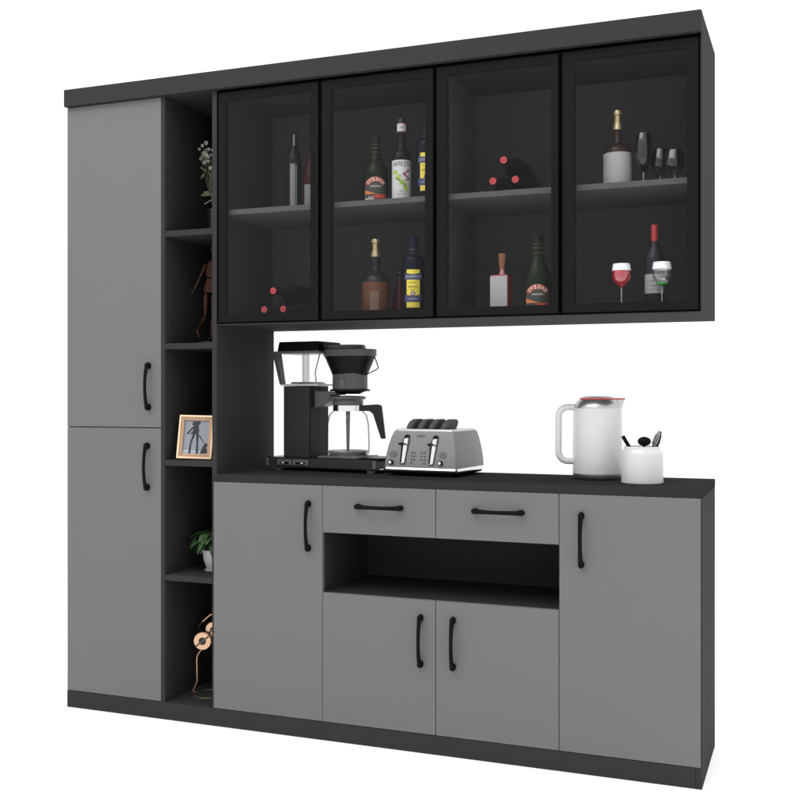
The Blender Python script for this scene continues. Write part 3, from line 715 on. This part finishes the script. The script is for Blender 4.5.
utensil('utensil', 'square ended black utensil handle leaning left out of the jar', [('grip', MB().tube([a+Vector((0, -.02, 0)), a*.35+c*.65+Vector((0, -.012, 0)), c+Vector((0, .0, 0))], [.0068, .0066, .004], seg=6), M_handle)])
a, c = jl(644.2, 441.2), jl(643, 473)
mb = MB(); mb.lathe([(.0005, -.0048), (.012, -.004), (.020, .0), (.012, .004), (.0005, .0048)], seg=28, M=Matrix.Translation(a+Vector((0, -.012, 0))) @ Matrix.Rotation(R(78), 4, 'X') @ Matrix.Scale(.78, 4, (0, 1, 0)) @ Matrix.Scale(1.08, 4, (1, 0, 0)))
utensil('spoon', 'round black spoon standing in the middle of the jar', [('bowl', mb, M_handle), ('grip', MB().tube([a+Vector((0, -.010, -.012)), c+Vector((0, .01, 0))], [.004, .0035], seg=8), M_handle)])
a, c = jl(659.5, 431), jl(646, 472)
d = (a-c).normalized()
mb = MB(); mb.tube([c, c+(a-c)*.55, c+(a-c)*.72, c+(a-c)*.88, a], [.004, .007, .0115, .0105, .005], seg=14, flat=.45)
mb2 = MB()
for s_ in (-.007, 0, .007):
    q = [c+(a-c)*.56, c+(a-c)*.72+Vector((s_-.005, -.012, 0)), c+(a-c)*.9+Vector((s_-.004, -.011, 0)), a+Vector((-.002, -.003, 0))]; mb2.tube(q, .0024, seg=8)
utensil('whisk', 'grey and black slotted whisk leaning right out of the jar', [('grip', mb, M_handle), ('wires', mb2, mat('wire_grey', .25, .35))])

# ------------------------------------------------------------------ things in the open shelf column
# 1 vase with blossoms
vy = .17; vp = at(214.5, 225, vy); vx = vp.x
kv = 1/scl((vx, vy, 1.85))
vz = 1.829
vs = thing('flower_vase', 'dark glass vase of small white blossoms on the top open shelf', 'vase', (vx, vy, vz), 0)
MB().lathe([(.0005, 0), (.022, 0), (.025, .004), (.026, .03), (.0275, .095), (.0265, .1), (.0245, .1), (.0245, .03), (.0005, .01)], seg=14).build('vase_body', mat('vase_glass', (.010, .014, .013), .15, bump=.9, bscale=90), vs, smooth=False)
pt = lambda px, py, y=vy: at(px, py, y)-Vector((vx, vy, vz))
random.seed(11)
blos = [(199.5, 149), (202.5, 145.5), (206, 143), (204, 153), (206.5, 150.5), (209, 149), (201, 159), (203.5, 156), (205.5, 159.5), (204.5, 162.5), (208, 157), (208.5, 161), (211, 155), (210.5, 168), (213, 150), (214, 160), (217, 146), (218, 156), (221, 150), (206.5, 155)]
stems = MB(); 
for i, (x_, y_) in enumerate(blos):
    q = pt(x_, y_, vy+random.uniform(-.02, .02)); stems.tube([Vector((0, 0, .06)), Vector((q.x*.2, q.y*.3, .14)), Vector((q.x*.7, q.y*.8, q.z*.75)), q], .0009, seg=5)
stems.build('stems', mat('stem_olive', (.05, .048, .024), .6), vs, smooth=True)
M_pet = mat('petal', (.36, .35, .30), .6)
for i, (x_, y_) in enumerate(blos):
    q = pt(x_, y_, vy+random.uniform(-.02, .02)); r0 = random.uniform(.006, .0088); pb = MB()
    nrm = (CAM-at(x_, y_, vy)).normalized(); nrm = (nrm+Vector((random.uniform(-.5, .5), 0, random.uniform(-.4, .6)))).normalized()
    T = Matrix.Translation(q) @ nrm.to_track_quat('Z', 'Y').to_matrix().to_4x4()
    for k in range(5):
        a = 2*math.pi*k/5+i; cpt = Vector((r0*.62*math.cos(a), r0*.62*math.sin(a), .0006))
        ring_ = [T @ (cpt+Vector((r0*.42*math.cos(b_), r0*.42*math.sin(b_), .0012*math.sin(b_*2)))) for b_ in [2*math.pi*j/8 for j in range(8)]]
        cen = T @ (cpt+Vector((0, 0, -.0012))); 
        cv = pb.bm.verts.new(cen); rv = [pb.bm.verts.new(z_) for z_ in ring_]
        for j in range(8): pb.bm.faces.new((cv, rv[j], rv[(j+1) % 8]))
    o = pb.build('blossom', M_pet, vs, smooth=True)
def leaf(mb, p, d, L, w, droop=.3, n=6, up=Vector((0, 0, 1))):
    d = d.normalized(); side = d.cross(up); side = side.normalized() if side.length > .01 else Vector((1, 0, 0)); prev = None
    for i in range(n+1):
        t_ = i/n; c = p+d*L*t_+Vector((0, 0, -droop*L*t_*t_)); ww = w*math.sin(math.pi*min(1, t_*.93+.07))**.8
        row = [mb.bm.verts.new(c-side*ww+Vector((0, 0, ww*.25))), mb.bm.verts.new(c), mb.bm.verts.new(c+side*ww+Vector((0, 0, ww*.25)))]
        if prev: mb.bm.faces.new((prev[0], prev[1], row[1], row[0])); mb.bm.faces.new((prev[1], prev[2], row[2], row[1]))
        prev = row
lf = MB()
for (x0_, y0_, x1_, y1_, w_) in ((213, 194, 200.5, 194, .010), (214, 196, 203, 190.5, .008), (205, 173, 200.5, 178.5, .006), (207, 172, 199.5, 166, .004), (212, 170, 210, 185, .006), (214, 186, 209, 190, .006), (215, 178, 208, 172, .004)):
    a_, b_ = pt(x0_, y0_), pt(x1_, y1_); leaf(lf, a_, b_-a_, (b_-a_).length, w_, .1, up=Vector((0, -1, .3)))
lf.build('leaves', mat('dry_leaf', (.085, .075, .038), .6), vs, smooth=True)
a_, b_ = pt(204.5, 204), pt(214, 198.5)
MB().tube([a_, b_], .0016, seg=6).build('cut_stem', mat('pale_stem', .3, .5), vs)

# 2 jointed wooden figure
my = .16; mx_ = at(210.5, 341, my).x; mz = 1.408
mn = thing('wooden_mannequin', 'jointed dark wooden artist figure on a round base on an open shelf', 'figurine', (mx_, my, mz), 0)
M_wood = mat('figure_wood', (.040, .016, .009), .4, spec=.2, noise=.25, nscale=60)
mp = lambda px, py, dy=0: at(px, py, my+dy)-Vector((mx_, my, mz))
MB().lathe([(.0005, 0), (.046, 0), (.047, .004), (.044, .011), (.0005, .012)], seg=36).build('base', M_wood, mn, smooth=True)
MB().tube([Vector((0, .02, .01)), mp(212, 300, .02)], .0022, seg=8).build('rod', mat('rod_metal', .2, .3, .8), mn, smooth=True)
def limb(name, a_, b_, r0, r1, r2):
    a_, b_ = Vector(a_), Vector(b_); pts = [a_+(b_-a_)*t_ for t_ in (0, .06, .25, .55, .85, .96, 1)]
    MB().tube(pts, [r0*.35, r0*.8, r1, (r1+r2)/2*1.02, r2, r2*.8, r2*.3], seg=14).build(name, M_wood, mn, smooth=True)
limb('upper_arm', mp(206.3, 263, -.01), mp(200, 277.5, -.02), .0055, .0065, .0052)
limb('forearm', mp(200, 277.5, -.02), mp(193.5, 291, -.03), .0045, .0052, .0036)
limb('hand', mp(193.6, 291, -.03), mp(190.8, 294.6, -.035), .0035, .0045, .0028)
MB().loft([[mp(x_, y_, d_) for x_, d_ in ((a0, 0), (a0+1.2, -.012), (a1-1.2, -.012), (a1, 0), (a1-1.2, .012), (a0+1.2, .012))] for y_, a0, a1 in ((277.5, 206, 217.5), (274, 205.2, 218.3), (266, 205.8, 220.5), (261.5, 207.5, 220), (259.5, 210.5, 217.5))]).build('chest', M_wood, mn, bevel=.002, smooth=True)
MB().loft([[mp(x_, y_, d_) for x_, d_ in ((a0, 0), (a0+1.2, -.011), (a1-1.2, -.011), (a1, 0), (a1-1.2, .011), (a0+1.2, .011))] for y_, a0, a1 in ((292.5, 203.5, 219), (289, 203.2, 219.5), (281, 205.3, 218), (278.5, 206.5, 217))]).build('hips', M_wood, mn, bevel=.002, smooth=True)
limb('neck', mp(213.5, 260, 0), mp(213.5, 255, 0), .004, .004, .004)
MB().lathe([(.0005, -.019), (.009, -.014), (.0135, 0), (.0125, .011), (.006, .019), (.0005, .0205)], c=mp(213.5, 249.5), seg=20).build('head', M_wood, mn, smooth=True)
limb('thigh', mp(206.2, 293, -.006), mp(205.2, 317, -.02), .008, .0095, .0058)
limb('shin', mp(205.2, 317, -.02), mp(197.6, 330.5, .0), .005, .006, .004)
limb('foot', mp(196.6, 329, .0), mp(199.5, 338, -.012), .0035, .0048, .003)
limb('thigh', mp(213.5, 293, .006), mp(212.5, 317, .0), .008, .0095, .0058)
limb('shin', mp(212.5, 317, 0), mp(211, 337.5, 0), .005, .006, .004)
limb('foot', mp(211.5, 338.3, .004), mp(208.5, 339.4, -.022), .0035, .0048, .003)
limb('upper_arm', mp(220, 263, .0), mp(224, 277, -.01), .0055, .0065, .0052)
limb('forearm', mp(224, 277, -.01), mp(221, 291, -.03), .0045, .0052, .0036)

# 3 photo frame
fy = .045; fz = .9722
TL, TR, BR, BL = at(183.2, 416.3, fy+.035), at(212.5, 415.2, fy+.035), at(210.4, 457.2, fy), at(178.6, 456.8, fy)
ctr = (BL+BR)/2; ctr.z = fz
w_ = (BR-BL).length; hgt = TL.z-fz; lean = math.atan2(.035, hgt)
shear_off = (TL.x+TR.x)/2-(BL.x+BR.x)/2
fr = thing('photo_frame', 'pale wood photo frame holding a grey picture of a walker and dog', 'photo frame', (ctr.x, fy, fz), R(17))
roll = math.atan2(.0, 1)
Mf = Matrix.Rotation(-lean, 4, 'X') @ Matrix.Rotation(R(1.6), 4, 'Y')
fw_ = w_*.95; fh_ = hgt*.985/math.cos(lean); Mf = Matrix.Translation((0, 0, .0035)) @ Mf
M_fw = mat('pale_wood', (.40, .25, .15), .5, noise=.12, nscale=50)
b = MB(); q = .0175
for a in ((-fw_/2, -fw_/2+q, 0, fh_), (fw_/2-q, fw_/2, 0, fh_), (-fw_/2+q, fw_/2-q, 0, q), (-fw_/2+q, fw_/2-q, fh_-q, fh_)): b.box(a[0], a[1], -.008, .008, a[2], a[3], M=Mf)
b.build('frame', M_fw, fr, bevel=.001)
b = MB(); e_ = .0055
for a in ((-fw_/2-.001, -fw_/2+e_, -.001, fh_+.001), (fw_/2-e_, fw_/2+.001, -.001, fh_+.001), (-fw_/2+e_, fw_/2-e_, -.001, e_), (-fw_/2+e_, fw_/2-e_, fh_-e_, fh_+.001)): b.box(a[0], a[1], -.0125, -.008, a[2], a[3], M=Mf)
b.build('raised_edge', mat('pale_wood_light', (.85, .62, .42), .35), fr, bevel=.001)
b = MB(); b.box(-fw_/2+q, fw_/2-q, -.001, .003, q, fh_-q, M=Mf); pic = b.build('picture', mat('picture_grey', (.22, .24, .27), .3), fr)
def art(polys, name, m, off):
    b = MB()
    for pl_ in polys:
        pts = [Mf @ Vector(((x_-.5)*(fw_-2*q), -.001-off, q+z_*(fh_-2*q))) for x_, z_ in pl_]; b.bm.faces.new([b.bm.verts.new(p_) for p_ in pts])
    b.build(name, m, pic)
art([[(0, 0), (1, 0), (1, .035), (0, .035)], [(0, .06), (.95, .06), (.6, .10), (0, .11)]], 'picture_ground', mat('picture_pale', (.42, .46, .52), .4), .0002)
art([[(.30, .88), (.34, .97), (.62, .98), (.64, .92), (.56, .86), (.36, .85)],
     [(.36, .84), (.56, .86), (.60, .70), (.58, .58), (.34, .60), (.24, .58), (.36, .70)],
     [(.34, .82), (.40, .80), (.16, .58), (.10, .60)],
     [(.36, .60), (.46, .60), (.33, .30), (.33, .02), (.24, .02), (.26, .30)],
     [(.49, .58), (.60, .60), (.60, .30), (.63, .02), (.53, .02), (.53, .30)],
     [(.60, .58), (.66, .54), (.84, .34), (.82, .33), (.62, .52)],
     [(.70, .02), (.96, .02), (.98, .12), (.92, .22), (1.0, .26), (.94, .34), (.86, .33), (.80, .24), (.74, .12)]], 'picture_figure', mat('picture_dark', (.015, .016, .02), .4), .0005)
b = MB(); b.box(-.02, .02, .009, .012, .02, fh_*.72, M=Mf @ Matrix.Translation((0, .02, 0)) @ Matrix.Rotation(R(0), 4, 'X')); b.build('easel_back', M_frame, fr)

# 4 potted plant
py_ = .15; pz = .5422; px_ = at(213.5, 568, py_).x
pp = thing('potted_plant', 'small leafy green plant in a white pot with saucer on an open shelf', 'plant', (px_, py_, pz), 0)
M_pot = mat('pot_white', .55, .3)
MB().lathe([(.0005, 0), (.031, 0), (.033, .002), (.034, .006), (.031, .0065), (.0005, .0065)], seg=40).build('saucer', M_pot, pp, smooth=True)
MB().lathe([(.0005, .0066), (.023, .0066), (.027, .010), (.037, .04), (.0415, .07), (.042, .080), (.040, .080), (.0385, .068), (.0005, .066)], seg=40).build('pot', M_pot, pp, smooth=True)
MB().lathe([(.0385, .0675), (.02, .071), (.0005, .072)], seg=24).build('soil', mat('soil', (.03, .02, .012), .95, bump=1, bscale=200), pp)
random.seed(5)
gl = MB(); gs = MB()
for i in range(46):
    a = random.uniform(0, 2*math.pi); el = random.uniform(.1, 1.2); L = random.uniform(.055, .085)
    if i < 18: a = math.pi+random.uniform(-1.0, .9)
    hgt_ = random.uniform(.03, .075)
    tip = Vector((math.cos(a)*random.uniform(.018, .055), math.sin(a)*random.uniform(.01, .04), .075+hgt_))
    gs.tube([Vector((0, 0, .07)), Vector((tip.x*.4, tip.y*.4, .075+hgt_*.6)), tip], .0012, seg=5)
    leaf(gl, tip, Vector((math.cos(a), math.sin(a)*.7, .25)), L*.9, random.uniform(.012, .020), random.uniform(.5, 1.4), n=7)
gl.build('leaves', mat('leaf_green', (.032, .070, .025), .3, noise=.4, nscale=40), pp, smooth=True); gs.build('stems', mat('stem_green', (.06, .09, .03), .5), pp, smooth=True)
q = at(191, 545, py_-.02)
# 5 wire ornament
oy = .15; oz = H0; ox = at(210, 692, oy).x
og = thing('wire_ornament', 'rose gold wire ornament with two round ringed discs on the lowest shelf', 'ornament', (ox, oy, oz), 0)
M_rose = mat('rose_gold', (.70, .44, .28), .28, .6); M_rdk = mat('antique_wire', (.22, .16, .10), .35, .7)
op = lambda px, py, dy=0: at(px, py, oy+dy)-Vector((ox, oy, oz))
RB = .060
MB().tube([Vector((RB*math.cos(a), RB*1.0*math.sin(a), .0025)) for a in [2*math.pi*i/40 for i in range(41)]], .0023, seg=8).build('base_ring', M_rdk, og, smooth=True)
MB().tube([Vector((-RB, 0, .003)), op(193, 691), op(197.2, 681), op(196.8, 660), op(197.5, 655), op(201, 650)], .0028, seg=8).build('stem', M_rose, og, smooth=True)
def ringdisc(px, py, ro, ri, name, dy=0):
    c = op(px, py, dy); n_ = (CAM-(c+Vector((ox, oy, oz)))).normalized(); n_.z = 0; n_ = (n_+Vector((-.25, 0, 0))).normalized()
    T = Matrix.Translation(c) @ n_.to_track_quat('Z', 'Y').to_matrix().to_4x4()
    d_ = MB().lathe([(ri, -.004), (ro-.002, -.004), (ro, -.002), (ro, .002), (ro-.002, .004), (ri, .004), (ri, -.004)], seg=40, M=T).build(name, M_rose, og, smooth=True)
    MB().lathe([(.0005, -.001), (ri, -.001), (ri, .001), (.0005, .001)], seg=30, M=T).build('disc_core', mat('core_black', .01, .4), d_, smooth=True)
    MB().box(-ro*.95, ro*.95, -.0035, .0035, .0042, .0058, M=T @ Matrix.Rotation(R(38), 4, 'Z')).build('disc_bar', mat('bar_grey', (.12, .10, .08), .4, .5), d_, bevel=.0006)
ringdisc(202.6, 641, .0345, .0145, 'ringed_disc', -.01)
ringdisc(213.2, 629.5, .030, .0115, 'ringed_disc', .02)
MB().tube([op(203, 632, -.008), op(199.3, 629, -.004), op(198.8, 626, 0), op(202.5, 621.5, 0)], .003, seg=8).build('dark_bend', mat('core_black', .01, .4), og, smooth=True)
MB().tube([op(202.5, 621.5, 0), op(210.5, 614.5, 0), op(216, 614, .005), op(219, 620, .01)], .003, seg=8).build('top_wire', M_rose, og, smooth=True)
